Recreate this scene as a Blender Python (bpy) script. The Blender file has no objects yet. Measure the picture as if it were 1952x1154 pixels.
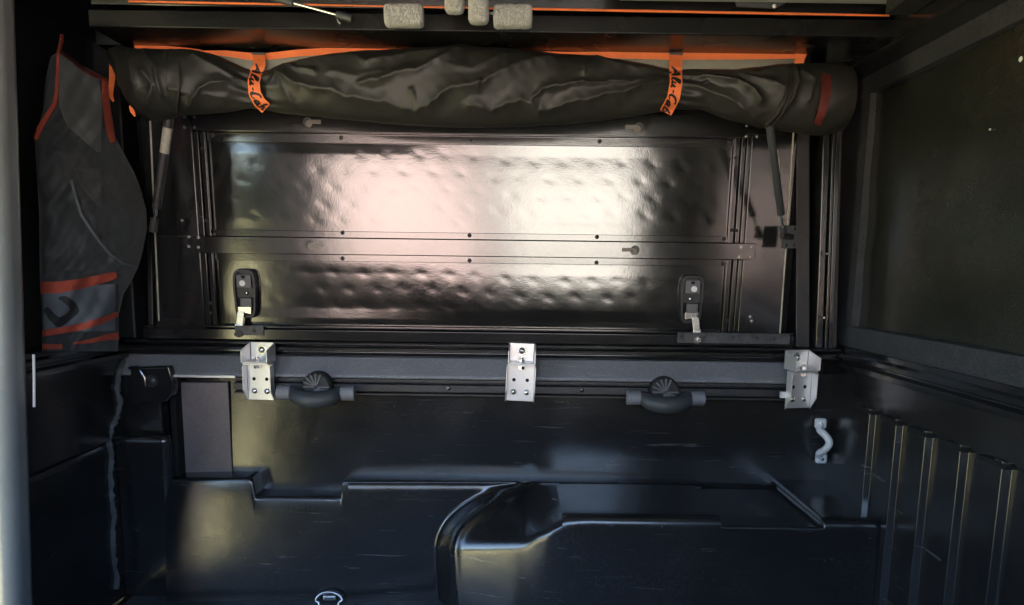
import bpy, math, random
import numpy as np
from mathutils import Vector, Matrix
random.seed(4); rng = np.random.RandomState(7)
SC = bpy.context.scene; COL = SC.collection
# ------------------------------------------------------------------ camera
CY, CZ, FPX = -1.42, 1.43, 1420.0
PPY = 732.0
PITCH, ROLL = math.atan((PPY-510)/FPX), math.radians(0.75)
FW = Vector((0, math.cos(PITCH), -math.sin(PITCH)))
_R0 = Vector((1, 0, 0)); _U0 = Vector((0, math.sin(PITCH), math.cos(PITCH)))
RT = _R0*math.cos(ROLL) + _U0*math.sin(ROLL)
UP = _U0*math.cos(ROLL) - _R0*math.sin(ROLL)
cd = bpy.data.cameras.new('camera'); cam = bpy.data.objects.new('camera', cd); COL.objects.link(cam)
cd.sensor_width = 36; cd.lens = 36*FPX/1952; cd.shift_y = (PPY-577)/1952; cd.clip_start = 0.01; cd.clip_end = 500
m = Matrix.Identity(4)
for i in range(3):
    m[i][0] = RT[i]; m[i][1] = UP[i]; m[i][2] = -FW[i]
m[0][3], m[1][3], m[2][3] = 0, CY, CZ
cam.matrix_world = m; SC.camera = cam
# ------------------------------------------------------------------ light
EXPO = 3.35
w = bpy.data.worlds.new('World'); SC.world = w; w.use_nodes = True
nt = w.node_tree; bg = nt.nodes['Background']
sky = nt.nodes.new('ShaderNodeTexSky'); sky.sky_type = 'NISHITA'; sky.sun_disc = False
SUN_EL, SUN_AZ = math.radians(46), math.radians(-6)
sky.sun_elevation = SUN_EL; sky.sun_rotation = SUN_AZ
nt.links.new(sky.outputs[0], bg.inputs[0]); bg.inputs[1].default_value = 0.13
sd = bpy.data.lights.new('sun', 'SUN'); sd.energy = 4.0; sd.angle = math.radians(0.5); sd.color = (1, .95, .87)
so = bpy.data.objects.new('sun', sd); COL.objects.link(so)
sdir = Vector((math.sin(SUN_AZ)*math.cos(SUN_EL), math.cos(SUN_AZ)*math.cos(SUN_EL), math.sin(SUN_EL)))
so.rotation_euler = sdir.to_track_quat('Z', 'Y').to_euler(); so.location = (3, 8, 9)
SC.view_settings.view_transform = 'Standard'; SC.view_settings.look = 'None'
SC.view_settings.exposure = EXPO; SC.view_settings.gamma = 1
# ------------------------------------------------------------------ placing helpers
def ray(px, py):
    return FW*FPX + RT*(px-976) - UP*(py-PPY)
def P(px, py, D):                                   # point seen there, D metres across the bed
    r = ray(px, py); r = r*(D/r.y); return Vector((r.x, CY+r.y, CZ+r.z))
def PX(px, py, X):                                  # point on the plane x = X
    r = ray(px, py); r = r*(X/r.x); return Vector((r.x, CY+r.y, CZ+r.z))
ALPHA = math.radians(2.6)
H0 = Vector((0, 0, P(900, 655, 1.42).z))
HX = Vector((1, 0, 0)); HZ = Vector((0, -math.sin(ALPHA), math.cos(ALPHA))); HN = Vector((0, -math.cos(ALPHA), -math.sin(ALPHA)))
C0 = Vector((0, CY, CZ))
def Dof(px, py, z):                                # depth at which that line of sight meets height z
    r = ray(px, py); return r.y*(z-CZ)/r.z
C0 = Vector((0, CY, CZ))
def H(px, py, n=0.0):                               # (u, w) on the leaning hatch plane
    r = ray(px, py); t = (H0 + HN*n - C0).dot(HN)/r.dot(HN); q = C0 + r*t - H0
    return q.dot(HX), q.dot(HZ)
def HP(u, w, n): return H0 + HX*u + HZ*w + HN*n
# ------------------------------------------------------------------ mesh helpers
class M:
    def __init__(s): s.v = []; s.f = []
    def add(s, vs, fs):
        o = len(s.v); s.v += [Vector(q) for q in vs]; s.f += [[o+i for i in f] for f in fs]; return s
    def hexa(s, c):                                 # 8 corners: bottom 4 ccw, top 4
        return s.add(c, [(3,2,1,0),(4,5,6,7),(0,1,5,4),(1,2,6,5),(2,3,7,6),(3,0,4,7)])
    def box(s, x0, x1, y0, y1, z0, z1):
        return s.hexa([(x0,y0,z0),(x1,y0,z0),(x1,y1,z0),(x0,y1,z0),(x0,y0,z1),(x1,y0,z1),(x1,y1,z1),(x0,y1,z1)])
    def hbox(s, u0, u1, w0, w1, n0, n1):            # in hatch coordinates
        return s.hexa([HP(*a) for a in ((u0,w0,n1),(u1,w0,n1),(u1,w0,n0),(u0,w0,n0),(u0,w1,n1),(u1,w1,n1),(u1,w1,n0),(u0,w1,n0))])
    def tube(s, pts, rad, n=16, cap=True, sq=1.0):
        pts = [Vector(p) for p in pts]
        if not hasattr(rad, '__len__'): rad = [rad]*len(pts)
        o = len(s.v); prev = None
        for i, p in enumerate(pts):
            t = (pts[min(i+1, len(pts)-1)] - pts[max(i-1, 0)])
            if t.length < 1e-9: t = prev_t
            t.normalize(); prev_t = t
            if prev is None:
                a = Vector((0, 0, 1)) if abs(t.z) < .9 else Vector((0, 1, 0)); a = (a - t*a.dot(t)).normalized()
            else: a = (prev - t*prev.dot(t)).normalized()
            prev = a; b = t.cross(a)
            for k in range(n):
                th = 2*math.pi*k/n; s.v.append(p + (a*math.cos(th)*sq + b*math.sin(th))*rad[i])
        for i in range(len(pts)-1):
            for k in range(n):
                s.f.append([o+i*n+k, o+i*n+(k+1)%n, o+(i+1)*n+(k+1)%n, o+(i+1)*n+k])
        if cap:
            s.f.append([o+k for k in range(n)][::-1]); s.f.append([o+(len(pts)-1)*n+k for k in range(n)])
        return s
    def cyl(s, p0, p1, r, n=16): return s.tube([p0, p1], r, n)
    def dome(s, c, ax, r, h, n=12):
        c = Vector(c); ax = Vector(ax).normalized()
        ps = [c, c+ax*h*.45, c+ax*h*.8, c+ax*h]
        return s.tube(ps, [r, r*.92, r*.62, r*.12], n)
    def grid(s, rows):                              # rows of points, no cap
        o = len(s.v); nr = len(rows); nc = len(rows[0])
        for r in rows: s.v += [Vector(q) for q in r]
        for i in range(nr-1):
            for j in range(nc-1):
                s.f.append([o+i*nc+j, o+i*nc+j+1, o+(i+1)*nc+j+1, o+(i+1)*nc+j])
        return s
    def prism(s, poly, ex):                         # polygon points extruded by vector
        n = len(poly); ex = Vector(ex); a = [Vector(q) for q in poly]
        return s.add(a + [q+ex for q in a], [list(range(n))[::-1], list(range(n, 2*n))] + [[i, (i+1)%n, n+(i+1)%n, n+i] for i in range(n)])
def thing(name, label, cat, loc=(0,0,0), group=None, rot=None):
    o = bpy.data.objects.new(name, None); COL.objects.link(o); o.location = loc; o.empty_display_size = .05
    if rot: o.rotation_euler = rot
    o['label'] = label; o['category'] = cat
    if group: o['group'] = group
    return o
def obj(name, mb, mat, parent=None, bevel=0, seg=2, smooth=40, local=False, label=None, solid=0):
    me = bpy.data.meshes.new(name)
    off = Vector((0,0,0))
    if parent is not None and not local:
        q = parent
        while q: off = off + q.location; q = q.parent
    me.from_pydata([tuple(q-off) for q in mb.v], [], mb.f); me.validate(); me.update()
    bmf(me)
    for p in me.polygons: p.use_smooth = True
    me.set_sharp_from_angle(angle=math.radians(smooth))
    me.materials.append(mat)
    o = bpy.data.objects.new(name, me); COL.objects.link(o)
    if parent is not None: o.parent = parent
    if solid:
        md = o.modifiers.new('solid', 'SOLIDIFY'); md.thickness = solid; md.offset = 0
    if bevel:
        md = o.modifiers.new('bevel', 'BEVEL'); md.width = bevel; md.segments = seg; md.limit_method = 'ANGLE'; md.angle_limit = math.radians(28); md.harden_normals = True
    if label: o['label'] = label
    return o
import bmesh
def bmf(me):
    b = bmesh.new(); b.from_mesh(me); bmesh.ops.recalc_face_normals(b, faces=b.faces); b.to_mesh(me); b.free()
def dupobj(o, parent, loc=None):
    c = o.copy(); COL.objects.link(c); c.parent = parent
    if loc is not None: c.location = loc
    return c
def copy_tree(root, loc, label, rotz=0):
    r = root.copy(); COL.objects.link(r); r.location = loc; r.rotation_euler = (0, 0, rotz); r['label'] = label
    for ch in list(root.children):
        c = ch.copy(); COL.objects.link(c); c.parent = r
        for g in list(ch.children):
            d = g.copy(); COL.objects.link(d); d.parent = c
    return r
# ------------------------------------------------------------------ materials
def scratch(m, amt=.5, col=(.16,.16,.17)):
    t = m.node_tree; N = t.nodes; L = t.links; b = N['Principled BSDF']; tc = N.new('ShaderNodeTexCoord'); fac = None
    for sc, lo in (((9,9,170),.66),((60,60,95),.70)):
        mp = N.new('ShaderNodeMapping'); mp.inputs['Scale'].default_value = sc; mp.inputs['Rotation'].default_value = (0,.12,0); n = N.new('ShaderNodeTexNoise'); n.inputs['Scale'].default_value = 1; n.inputs['Detail'].default_value = 4; n.inputs['Distortion'].default_value = .6
        r = N.new('ShaderNodeMapRange'); r.inputs['From Min'].default_value = lo; r.inputs['From Max'].default_value = lo+.10; r.inputs['To Max'].default_value = amt
        L.new(tc.outputs['Object'], mp.inputs['Vector']); L.new(mp.outputs['Vector'], n.inputs['Vector']); L.new(n.outputs['Fac'], r.inputs['Value'])
        if fac is None: fac = r.outputs['Result']
        else:
            mx_ = N.new('ShaderNodeMath'); mx_.operation = 'MAXIMUM'; L.new(fac, mx_.inputs[0]); L.new(r.outputs['Result'], mx_.inputs[1]); fac = mx_.outputs[0]
    mix = N.new('ShaderNodeMix'); mix.data_type = 'RGBA'; src = b.inputs['Base Color']
    if src.is_linked: L.new(src.links[0].from_socket, mix.inputs[6])
    else: mix.inputs[6].default_value = src.default_value
    mix.inputs[7].default_value = (*col,1); L.new(fac, mix.inputs[0]); L.new(mix.outputs[2], src)
def mat(name, col, rough=.5, metal=0, ior=1.5, bump=None, var=0, dust=0, rvar=0, sheen=0, spec=.5, bscale=None, coat=0, dustcol=(.25,.25,.27), dscale=5, grain=0):
    m = bpy.data.materials.new(name); m.use_nodes = True; t = m.node_tree; N = t.nodes; L = t.links
    b = N['Principled BSDF']; b.inputs['Base Color'].default_value = (*col, 1); b.inputs['Roughness'].default_value = rough
    b.inputs['Metallic'].default_value = metal; b.inputs['IOR'].default_value = ior; b.inputs['Specular IOR Level'].default_value = spec
    if sheen: b.inputs['Sheen Weight'].default_value = sheen
    if coat: b.inputs['Coat Weight'].default_value = coat; b.inputs['Coat Roughness'].default_value = .12
    tc = N.new('ShaderNodeTexCoord')
    def noise(sc, det=4, ro=.6):
        n = N.new('ShaderNodeTexNoise'); n.inputs['Scale'].default_value = sc; n.inputs['Detail'].default_value = det; n.inputs['Roughness'].default_value = ro
        L.new(tc.outputs['Object'], n.inputs['Vector']); return n
    if var or dust:
        n = noise(dscale, 6, .65); r = N.new('ShaderNodeValToRGB'); r.color_ramp.elements[0].position = .3; r.color_ramp.elements[1].position = .8
        c0 = [x*(1-var) for x in col]; r.color_ramp.elements[0].color = (*c0, 1)
        c1 = [x*(1+var)*(1-dust) + d*dust for x, d in zip(col, dustcol)]; r.color_ramp.elements[1].color = (*c1, 1)
        L.new(n.outputs['Fac'], r.inputs['Fac']); L.new(r.outputs['Color'], b.inputs['Base Color'])
    if rvar:
        n2 = noise(6, 4, .55); mr = N.new('ShaderNodeMapRange'); mr.inputs['From Min'].default_value = .35; mr.inputs['From Max'].default_value = .7
        mr.inputs['To Min'].default_value = rough-rvar; mr.inputs['To Max'].default_value = rough+rvar
        L.new(n2.outputs['Fac'], mr.inputs['Value']); L.new(mr.outputs['Result'], b.inputs['Roughness'])
    if grain:
        n4 = noise(520, 2, .7); mg = N.new('ShaderNodeMapRange'); mg.inputs['From Min'].default_value = .35; mg.inputs['From Max'].default_value = .68; mg.inputs['To Min'].default_value = 1-grain; mg.inputs['To Max'].default_value = 1+grain*2.2
        L.new(n4.outputs['Fac'], mg.inputs['Value']); mm = N.new('ShaderNodeMix'); mm.data_type = 'RGBA'; mm.blend_type = 'MULTIPLY'; mm.inputs[0].default_value = 1
        sk = b.inputs['Base Color']
        if sk.is_linked: L.new(sk.links[0].from_socket, mm.inputs[6])
        else: mm.inputs[6].default_value = sk.default_value
        cbn = N.new('ShaderNodeCombineColor'); [L.new(mg.outputs['Result'], cbn.inputs[q_]) for q_ in range(3)]
        L.new(cbn.outputs[0], mm.inputs[7]); L.new(mm.outputs[2], sk)
    if bump:
        last = None
        for sc, dist in bump:
            n3 = noise(sc, 3); bp = N.new('ShaderNodeBump'); bp.inputs['Distance'].default_value = dist; bp.inputs['Strength'].default_value = 1
            L.new(n3.outputs['Fac'], bp.inputs['Height'])
            if last: L.new(last.outputs['Normal'], bp.inputs['Normal'])
            last = bp
        L.new(last.outputs['Normal'], b.inputs['Normal'])
    return m
GLOSS = mat('black powder coat gloss', (.013,.013,.014), .14, grain=.5, ior=1.9, bump=[(420,.00005),(60,.00008)], rvar=.03)
BEAM = mat('black beam paint', (.009,.009,.009), .27, ior=1.38, bump=[(420,.00006)], rvar=.04)
PANEL = mat('black panel gloss', (.010,.010,.010), .12, grain=.5, ior=1.95, bump=[(420,.00007),(140,.00005)], rvar=.03)
SATIN = mat('black satin powder coat', (.016,.016,.017), .42, grain=.5, ior=1.6, bump=[(500,.0002)], rvar=.06, dust=.08, var=.2)
TUB = mat('black bed liner paint', (.0125,.012,.012), .20, grain=.5, ior=1.85, bump=[(420,.00011),(90,.00006),(5,.0015)], rvar=.05, dust=.035, var=.2)
TUBD = mat('dusty black bed floor', (.03,.032,.034), .5, grain=.5, ior=1.5, bump=[(250,.0004),(20,.001)], rvar=.1, dust=.5, var=.3, dscale=9)
BAND = mat('scuffed dark grey rail cap', (.19,.195,.215), .5, grain=.2, bump=[(300,.0002)], dust=.35, var=.15, dustcol=(.16,.16,.18), dscale=14)
RUB = mat('black rubber', (.02,.02,.022), .6, bump=[(200,.0002)])
REFL_TINT = mat('side panel paint with reflection tint', (.16,.12,.12), .38, grain=.2, ior=1.8, bump=[(300,.00006)], dust=.15, var=.2, dscale=12)  # mauve reflection on the infill put into the base colour
SEAM = mat('grey seam sealer', (.075,.082,.082), .6, bump=[(90,.002)], dust=.4, var=.3, dscale=30)
STEEL = mat('brushed stainless steel', (.86,.84,.83), .42, metal=.75, bump=[(300,.00006)], rvar=.08)
ZINC = mat('zinc plated steel', (.75,.75,.73), .25, metal=1, bump=[(150,.0001)])
WHITE = mat('white painted metal', (.8,.8,.8), .35, bump=[(80,.0001)])
FLAT_BLACK = mat('flat black', (.005,.005,.005), .9)  # also paints the shade inside bracket holes, latch slot and recess
PVC = mat('dark olive coated fabric', (.026,.026,.021), .50, ior=1.5, bump=[(1100,.00012),(60,.0002),(22,.0008)], rvar=.05, var=.25, dscale=25)
PVCD = mat('dark brown coated fabric', (.028,.022,.020), .5, bump=[(900,.0001),(30,.001)], var=.2)
ORANGE = mat('orange webbing', (.95,.22,.06), .7, bump=[(1400,.0003)], var=.08, dscale=60)
RED = mat('faded red orange webbing', (.48,.085,.05), .75, bump=[(1200,.0003)], var=.25, dscale=40)
RUST = mat('dark red tape', (.13,.02,.015), .6, bump=[(500,.0003)], var=.4, dscale=60)
MESH = mat('olive grey canvas', (.34,.34,.27), .85, bump=[(1500,.0003)], var=.12, dscale=40)
BAG = mat('charcoal bag cloth', (.034,.041,.047), .65, bump=[(1100,.0003),(14,.006)], sheen=.25, var=.3, dscale=12)
BAGM = mat('grey mesh cloth', (.095,.1,.095), .8, bump=[(1600,.0004)], sheen=.2, var=.2, dscale=20)
BAGL = mat('faded bag cloth', (.06,.065,.068), .75, bump=[(1600,.0004)], sheen=.2, var=.2, dscale=20)
BAGG = mat('slate grey bag panel', (.15,.17,.20), .75, bump=[(1100,.0003)], var=.2, dscale=16)
FOAM = mat('pale grey pile cloth', (.50,.49,.45), .95, bump=[(420,.004),(120,.003)], sheen=.5, var=.3, dscale=150)
EMB = mat('dark emblem print', (.03,.032,.036), .7)
INK = mat('black print', (.012,.012,.012), .6)
GREYP = mat('grey plastic', (.05,.055,.062), .5, bump=[(200,.0002)])
LATCH = mat('dark grey latch plastic', (.03,.03,.033), .4)
LATCHG = mat('grey latch button', (.13,.13,.14), .4)
STICK = mat('faded sticker', (.5,.47,.38), .5, bump=[(200,.0001)], var=.25, dscale=120)
LINER = mat('light grey roof liner', (.35,.36,.34), .8, var=.1)
PLATE = mat('dusty black striker plate', (.025,.024,.026), .45, dust=.5, var=.3, dscale=45, bump=[(200,.0005)])

scratch(TUB, .6); scratch(TUBD, .7); scratch(BAND, .5, (.4,.4,.42)); scratch(GLOSS, .25)
# ================================================================== SURROUNDINGS (seen only as reflections)
def struct(name, mb, mt, **k):
    o = obj(name, mb, mt, **k); o['kind'] = 'structure'; return o
ASPH = mat('asphalt', (.05,.05,.052), .9, bump=[(60,.005)], var=.2)
CONC = mat('pale concrete', (.34,.31,.28), .85, var=.1, dscale=3)
LAWN = mat('dry lawn', (.47,.42,.20), .95, var=.25, dscale=4)
WALL = mat('tan render', (.27,.24,.22), .85, var=.05)
HEDGE = mat('dark hedge leaves', (.035,.05,.025), .8, var=.3)
struct('ground', M().add([(-60,-60,0),(60,-60,0),(60,60,0),(-60,60,0)], [(0,1,2,3)]), ASPH)

struct('lawn', M().add([(-40,-30,.006),(-1.15,-30,.006),(-1.15,30,.006),(-40,30,.006)], [(0,1,2,3)]), LAWN)
struct('driveway', M().add([(-1.14,-8,.006),(9,-8,.006),(9,14,.006),(-1.14,14,.006)], [(0,1,2,3)]), CONC)
hs_ = thing('house', 'unseen rendered house behind the photographer, pale doors added for the hatch reflection', 'house', (3,-7.6,0))
obj('wall', M().box(-2.6,9,-8,-7.2,0,2.5), WALL, hs_, bevel=.02)
PINK = mat('pale pink door paint', (.74,.55,.51), .6)
CREAM = mat('cream door paint', (.74,.69,.61), .6)
gd = obj('reflection_door', M().box(-1.95,-.42,-7.2,-7.16,.0,2.02), PINK, hs_, bevel=.01)  # unseen pale doors added to make two bright lobes in the hatch reflection
obj('reflection_door', M().box(-.05,1.45,-7.2,-7.16,.0,2.02), CREAM, hs_, bevel=.01)
obj('parapet_cap', M().box(-2.65,9.05,-8.05,-7.14,2.5,2.58), ASPH, hs_, bevel=.01)
hv = M(); 
for k in range(2600):
    c = Vector((random.uniform(-19,-16.5) if k%2 else random.uniform(-20,-2.2), 0, random.uniform(0,1.0)**.7*2.3)); c.y = random.uniform(-18,6) if k%2 else random.uniform(-19,-17)
    a = Vector((random.gauss(0,1),random.gauss(0,1),random.gauss(0,1))).normalized()*random.uniform(.25,.5); b_ = a.orthogonal().normalized()*random.uniform(.2,.4)
    hv.add([c-a-b_,c+a-b_,c+a+b_,c-a+b_],[(0,1,2,3)])
hg = obj('hedge', hv, HEDGE, None); hg['label'] = 'long dark green hedge at the far edge of the lawn'; hg['category'] = 'hedge'; hg['kind'] = 'stuff'

# ================================================================== TRUCK BED
ZF = P(500,1128,1.40).z                                     # bed floor height
XR, XL = P(1640,400,1.385).x, P(240,668,1.42).x
bed = thing('truck_bed', 'black pickup bed seen across, with moulded side wall, wheel arch and ribbed front wall', 'truck bed', (0,0,ZF))
DW = 1.438                                         # upper side wall
zt = P(900,906,DW).z; zn = P(570,932,DW).z                         # ledge height and lowered notch height
DL = Dof(800,918,zt); YW = CY+DW; YL = CY+DL
# outer skin and walls that keep the light out
obj('outer_panel', M().box(-.86,.80,.075,.09,ZF-.1,CZ+.50), SATIN, bed)
obj('outer_panel', M().box(XR+.06,XR+.07,-1.6,.074,ZF-.1,CZ+.50), SATIN, bed)
obj('outer_panel', M().box(XL-.10,XL-.09,CY+1.06,.074,ZF-.1,CZ+.50), SATIN, bed)
obj('under_floor', M().box(-.86,.80,-1.6,.074,ZF-.12,ZF-.10), SATIN, bed)
zl = P(900,722,1.385).z
# upper side wall
uw = M()
xs = [-.67,-.6,-.45,-.3,-.1,.1,.3,.5,.66]
zs = [zl+.01, zl-.03, zl-.09, zn-.03]
uw.grid([[(x, YW+.004*math.sin(x*7+z*9), z) for x in xs] for z in zs])
obj('side_panel', uw, TUB, bed)
# raised infill at the left, reflection painted into its mauve colour, with a plain edge
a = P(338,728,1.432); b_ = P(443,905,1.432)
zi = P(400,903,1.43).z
obj('side_infill_panel', M().hexa([(a.x,YW-.018,zi),(b_.x,YW-.0065,zi),(b_.x,YW-.003,zi),(a.x,YW-.003,zi),(a.x,YW-.018,a.z),(b_.x,YW-.0065,a.z),(b_.x,YW-.003,a.z),(a.x,YW-.003,a.z)]), REFL_TINT, bed, bevel=.0015)
# lower side wall, slightly bowed, with a ledge and a notch in it
def xw(px, D=1.40, py=918): return P(px,py,D).x
xa_, xb_, xc_, xd_ = xw(478,DL), xw(490,DL), xw(647,DL), xw(656,DL)
def zled(x): return float(np.interp(x, [xa_,xa_+.004,xb_-.003,xb_,xc_,xc_+.003,xd_-.003,xd_], [zt+.003,zt-.001,zn+.002,zn,zn,zn+.002,zt-.002,zt]))
def bow(x, z): return YL - (.5*.20*(x+.30)**2 if x < -.30 else 0) - .11*(zt-z)*max(0,min(1,(.0-x)/.3))
xst = sorted(set([round(v,5) for v in list(np.linspace(-.66,XR,70))+[xa_,xa_+.004,xb_-.003,xb_,xc_,xc_+.003,xd_-.003,xd_]]))
xst = [x for x in xst if x < xw(1340,DL)]
rows = []
for x in xst:
    z0 = zled(x); yf = bow(x, z0)
    pr = [(YW+.008,z0),(yf+.008,z0),(yf+.004,z0-.0008),(yf+.0012,z0-.0035),(yf,z0-.008)]
    for t in np.linspace(0,1,14)[1:]: z = (z0-.008)*(1-t)+(ZF-.01)*t; pr.append((bow(x,z),z))
    rows.append([(x,y,z) for y,z in pr])
obj('lower_side_panel', M().grid(rows), TUB, bed, smooth=50)
# wheel arch: rounded solid swept section by section, with the pocket cut in its top
DA = Dof(1250,987,zt); YA = CY+DA
F0 = P(842,1040,DA+.036); F1 = P(1000,1034,DA-.006); R1 = Vector((xw(1024,DL),YL+.01,zt))
XP0, XP1 = xw(1383,DA,1000), xw(1572,DA,1000); zp = P(1450,1006,DA).z
def pl2(a, b):                                      # outward 2-D line normal for a->b, interior to the left
    d = Vector((b.x-a.x, b.y-a.y)).normalized(); return (d.y, -d.x, d.y*a.x - d.x*a.y)
nF = pl2(F0, F1); nL = pl2(Vector((R1.x,R1.y,0)), F0)
def S01(t): t = np.clip(t,0,1); return t*t*(3-2*t)
def smax(vals, k):
    vals = np.stack(vals); mx = vals.max(0); return mx + k*np.log(np.exp((vals-mx)/k).sum(0))
def farch(x, y, z):
    fr = S01((YL-.02-y)/(YL-YA-.02)); dip = .036*S01((.10-x)/.085)*fr
    k = .0065+.0135*S01((.14-x)/.2)
    f = smax([z-(zt+.0006-dip)+k*.3, (YA-y)+.04*(z-zt+.03)+k*.3, nF[0]*x+nF[1]*y-nF[2]+.16*(z-zt+.05)+k*.3, nL[0]*x+nL[1]*y-nL[2]], k)
    dp = smax([(XP0-.004)-x, x-XP1, (zp)-z+0*x], .0016+0*x)
    return smax([f, -dp], .0014+0*x)
xs_ = np.concatenate([np.linspace(.088, .34, 110), np.linspace(.3405, XR+.02, 170)])
K = 220; cols = []
for x in xs_:
    yfr = YA if x > F1.x else (nF[2]-nF[0]*x)/nF[1]
    ybk = min(YW+.01, (nL[2]-nL[0]*x)/nL[1]) if x < R1.x else YW+.01
    yc = (yfr+ybk)/2 if x < R1.x else max(yfr+.05, yfr+.08); zc0 = zp-.05
    if ybk-yfr < .006: continue
    # section param: up the front then back along the top
    tgt = [(yfr-.09, zz) for zz in np.linspace(ZF-.02, zc0-.004, 30)] + [(yc+.4*math.cos(a), zc0+.4*math.sin(a)) for a in np.linspace(math.pi-.02, math.radians(20), K)]
    Yt = np.array([t[0] for t in tgt]); Zt = np.array([t[1] for t in tgt])
    Yo = np.full(len(tgt), yc); Zo = np.array([t[1] for t in tgt[:30]] + [zc0]*K)
    lo_ = np.zeros(len(tgt)); hi_ = np.ones(len(tgt)); X_ = np.full(len(tgt), x)
    # march to the first exit, then bisect
    ts = np.linspace(0,1,160)[:,None]; fv = farch(X_[None,:]+0*ts, Yo+(Yt-Yo)*ts, Zo+(Zt-Zo)*ts)
    out = fv > 0; idx = np.where(out.any(0), out.argmax(0), 159)
    hi_ = ts[idx,0]; lo_ = ts[np.maximum(idx-1,0),0]
    for _ in range(14):
        mi = (lo_+hi_)/2; f_ = farch(X_, Yo+(Yt-Yo)*mi, Zo+(Zt-Zo)*mi); lo_ = np.where(f_>0, lo_, mi); hi_ = np.where(f_>0, mi, hi_)
    Yp = Yo+(Yt-Yo)*lo_; Zp = Zo+(Zt-Zo)*lo_
    cols.append([(x, min(y_,YW+.012), z_) for y_, z_ in zip(Yp, Zp)])
obj('wheel_arch', M().grid(cols), TUB, bed, smooth=180)
# swept shoulder where the side wall swings forward into the arch
gx = np.arange(664, 1180, 2.0); gy = np.arange(905, 1240, 2.0); GX, GY = np.meshgrid(gx, gy)
RX = FW.x*FPX + RT.x*(GX-976) - UP.x*(GY-PPY); RY = FW.y*FPX + RT.y*(GX-976) - UP.y*(GY-PPY); RZ = FW.z*FPX + RT.z*(GX-976) - UP.z*(GY-PPY)
mx_, mz_ = RX/RY, RZ/RY
ey = np.interp(GX, [640,862,1000,1022,1048,1070,1095,1120,1180], [1040,1040,1035,1027,1008,994,987,986,987])
dF = [zt-P(862,1040,DA+.092).z, zt-P(1000,1035,DA+.032).z]
dip = np.interp(GX, [862,1000,1048,1095], [dF[0], dF[1], dF[1]*.45, 0])*np.clip((GY-925)/np.maximum(ey-925,1),0,1)
Dtop = (zt-.0012-dip-CZ)/mz_
dr = np.interp(GX, [985,1060], [.15,.04]); D0 = np.interp(GX, [862,1000,1048,1100], [DA+.092, DA+.032, DA+.010, DA+.0005])+.002
zed = zt-np.interp(GX, [862,1000,1048,1095], [dF[0], dF[1], dF[1]*.45, 0])
Dfr = (D0+dr*(CZ-zed))/(1-dr*mz_)
Dw = np.full_like(GX, DL)
for _ in range(5):
    Xw = mx_*Dw; Zw = CZ+mz_*Dw
    Dw = DL - .11*(zt-Zw)*np.clip(-Xw/.3, 0, 1) - np.where(Xw < -.30, .5*.20*(Xw+.30)**2, 0)
RC = [(1036,918),(1004,932),(975,947),(948,962),(922,976),(898,993),(880,1012),(872,1030),(869,1050),(870,1100),(874,1160),(878,1240)]
best = np.full_like(GX, 1e9); NX = np.zeros_like(GX); NY = np.zeros_like(GX)
for (x0,y0),(x1,y1) in zip(RC[:-1],RC[1:]):
    dx, dy = x1-x0, y1-y0; t = np.clip(((GX-x0)*dx+(GY-y0)*dy)/(dx*dx+dy*dy),0,1); qx, qy = x0+t*dx, y0+t*dy
    d_ = np.hypot(GX-qx, GY-qy); mk = d_ < best; best = np.where(mk, d_, best); NX = np.where(mk, qx, NX); NY = np.where(mk, qy, NY)
rxl = np.interp(GY, [q[1] for q in RC], [q[0] for q in RC]); left = (GX < rxl) & (GY > 918)
Din = np.where(GY < ey, Dtop, Dfr); Din = np.where(GY <= 918, (zt-.0012-CZ)/mz_, Din)
def samp(F, X_, Y_):
    i_ = np.clip((Y_-gy[0])/2, 0, len(gy)-1.001); j_ = np.clip((X_-gx[0])/2+1, 0, len(gx)-1.001); a, b = i_.astype(int), j_.astype(int); u, v = i_-a, j_-b
    return F[a,b]*(1-u)*(1-v)+F[a+1,b]*u*(1-v)+F[a,b+1]*(1-u)*v+F[a+1,b+1]*u*v
Dn = samp(Din, NX, NY)
wdt = np.interp(NY, [918,960,1040,1160], [10,18,26,26]); bandw = np.interp(NY,[918,960,1040,1160],[4,6,8,5]); tq = np.clip((best-bandw)/wdt,0,1)
DD = np.where(left, Dn - .0004*np.minimum(best,bandw+6) + (Dw-Dn)*S01(tq), Din)
kk = np.exp(-.5*(np.arange(-9,10)/3.9)**2); kk /= kk.sum()
pad_ = np.pad(DD, 9, mode='edge')
pad_ = np.apply_along_axis(lambda v: np.convolve(v, kk, 'valid'), 0, pad_); pad_ = np.apply_along_axis(lambda v: np.convolve(v, kk, 'valid'), 1, pad_)
edge_w = S01((GY-916)/22); DDs = DD*(1-edge_w) + pad_*edge_w
DDs -= .0007
sm_ = M(); VX = mx_*DDs; VY = CY+DDs; VZ = CZ+mz_*DDs
sm_.v = [Vector(q) for q in zip(VX.ravel(), VY.ravel(), VZ.ravel())]
nc_ = len(gx)
for i in range(len(gy)-1):
    for j in range(nc_-1):
        if VX[i,j+1] < .0955: sm_.f.append([i*nc_+j, i*nc_+j+1, (i+1)*nc_+j+1, (i+1)*nc_+j])
obj('arch_shoulder', sm_, TUB, bed, smooth=180)
# floor with shallow ribs
fl = M(); rows = []
ys = np.linspace(-1.52, .03, 120)
zf = [ZF + .006*(1 if (i//6)%2 else 0) for i in range(120)]
fl.grid([[(-.735,y,z),(-.3,y,z),(.3,y,z),(.75,y,z)] for y, z in zip(ys, zf)])
obj('bed_floor', fl, TUBD, bed, smooth=20)
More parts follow.
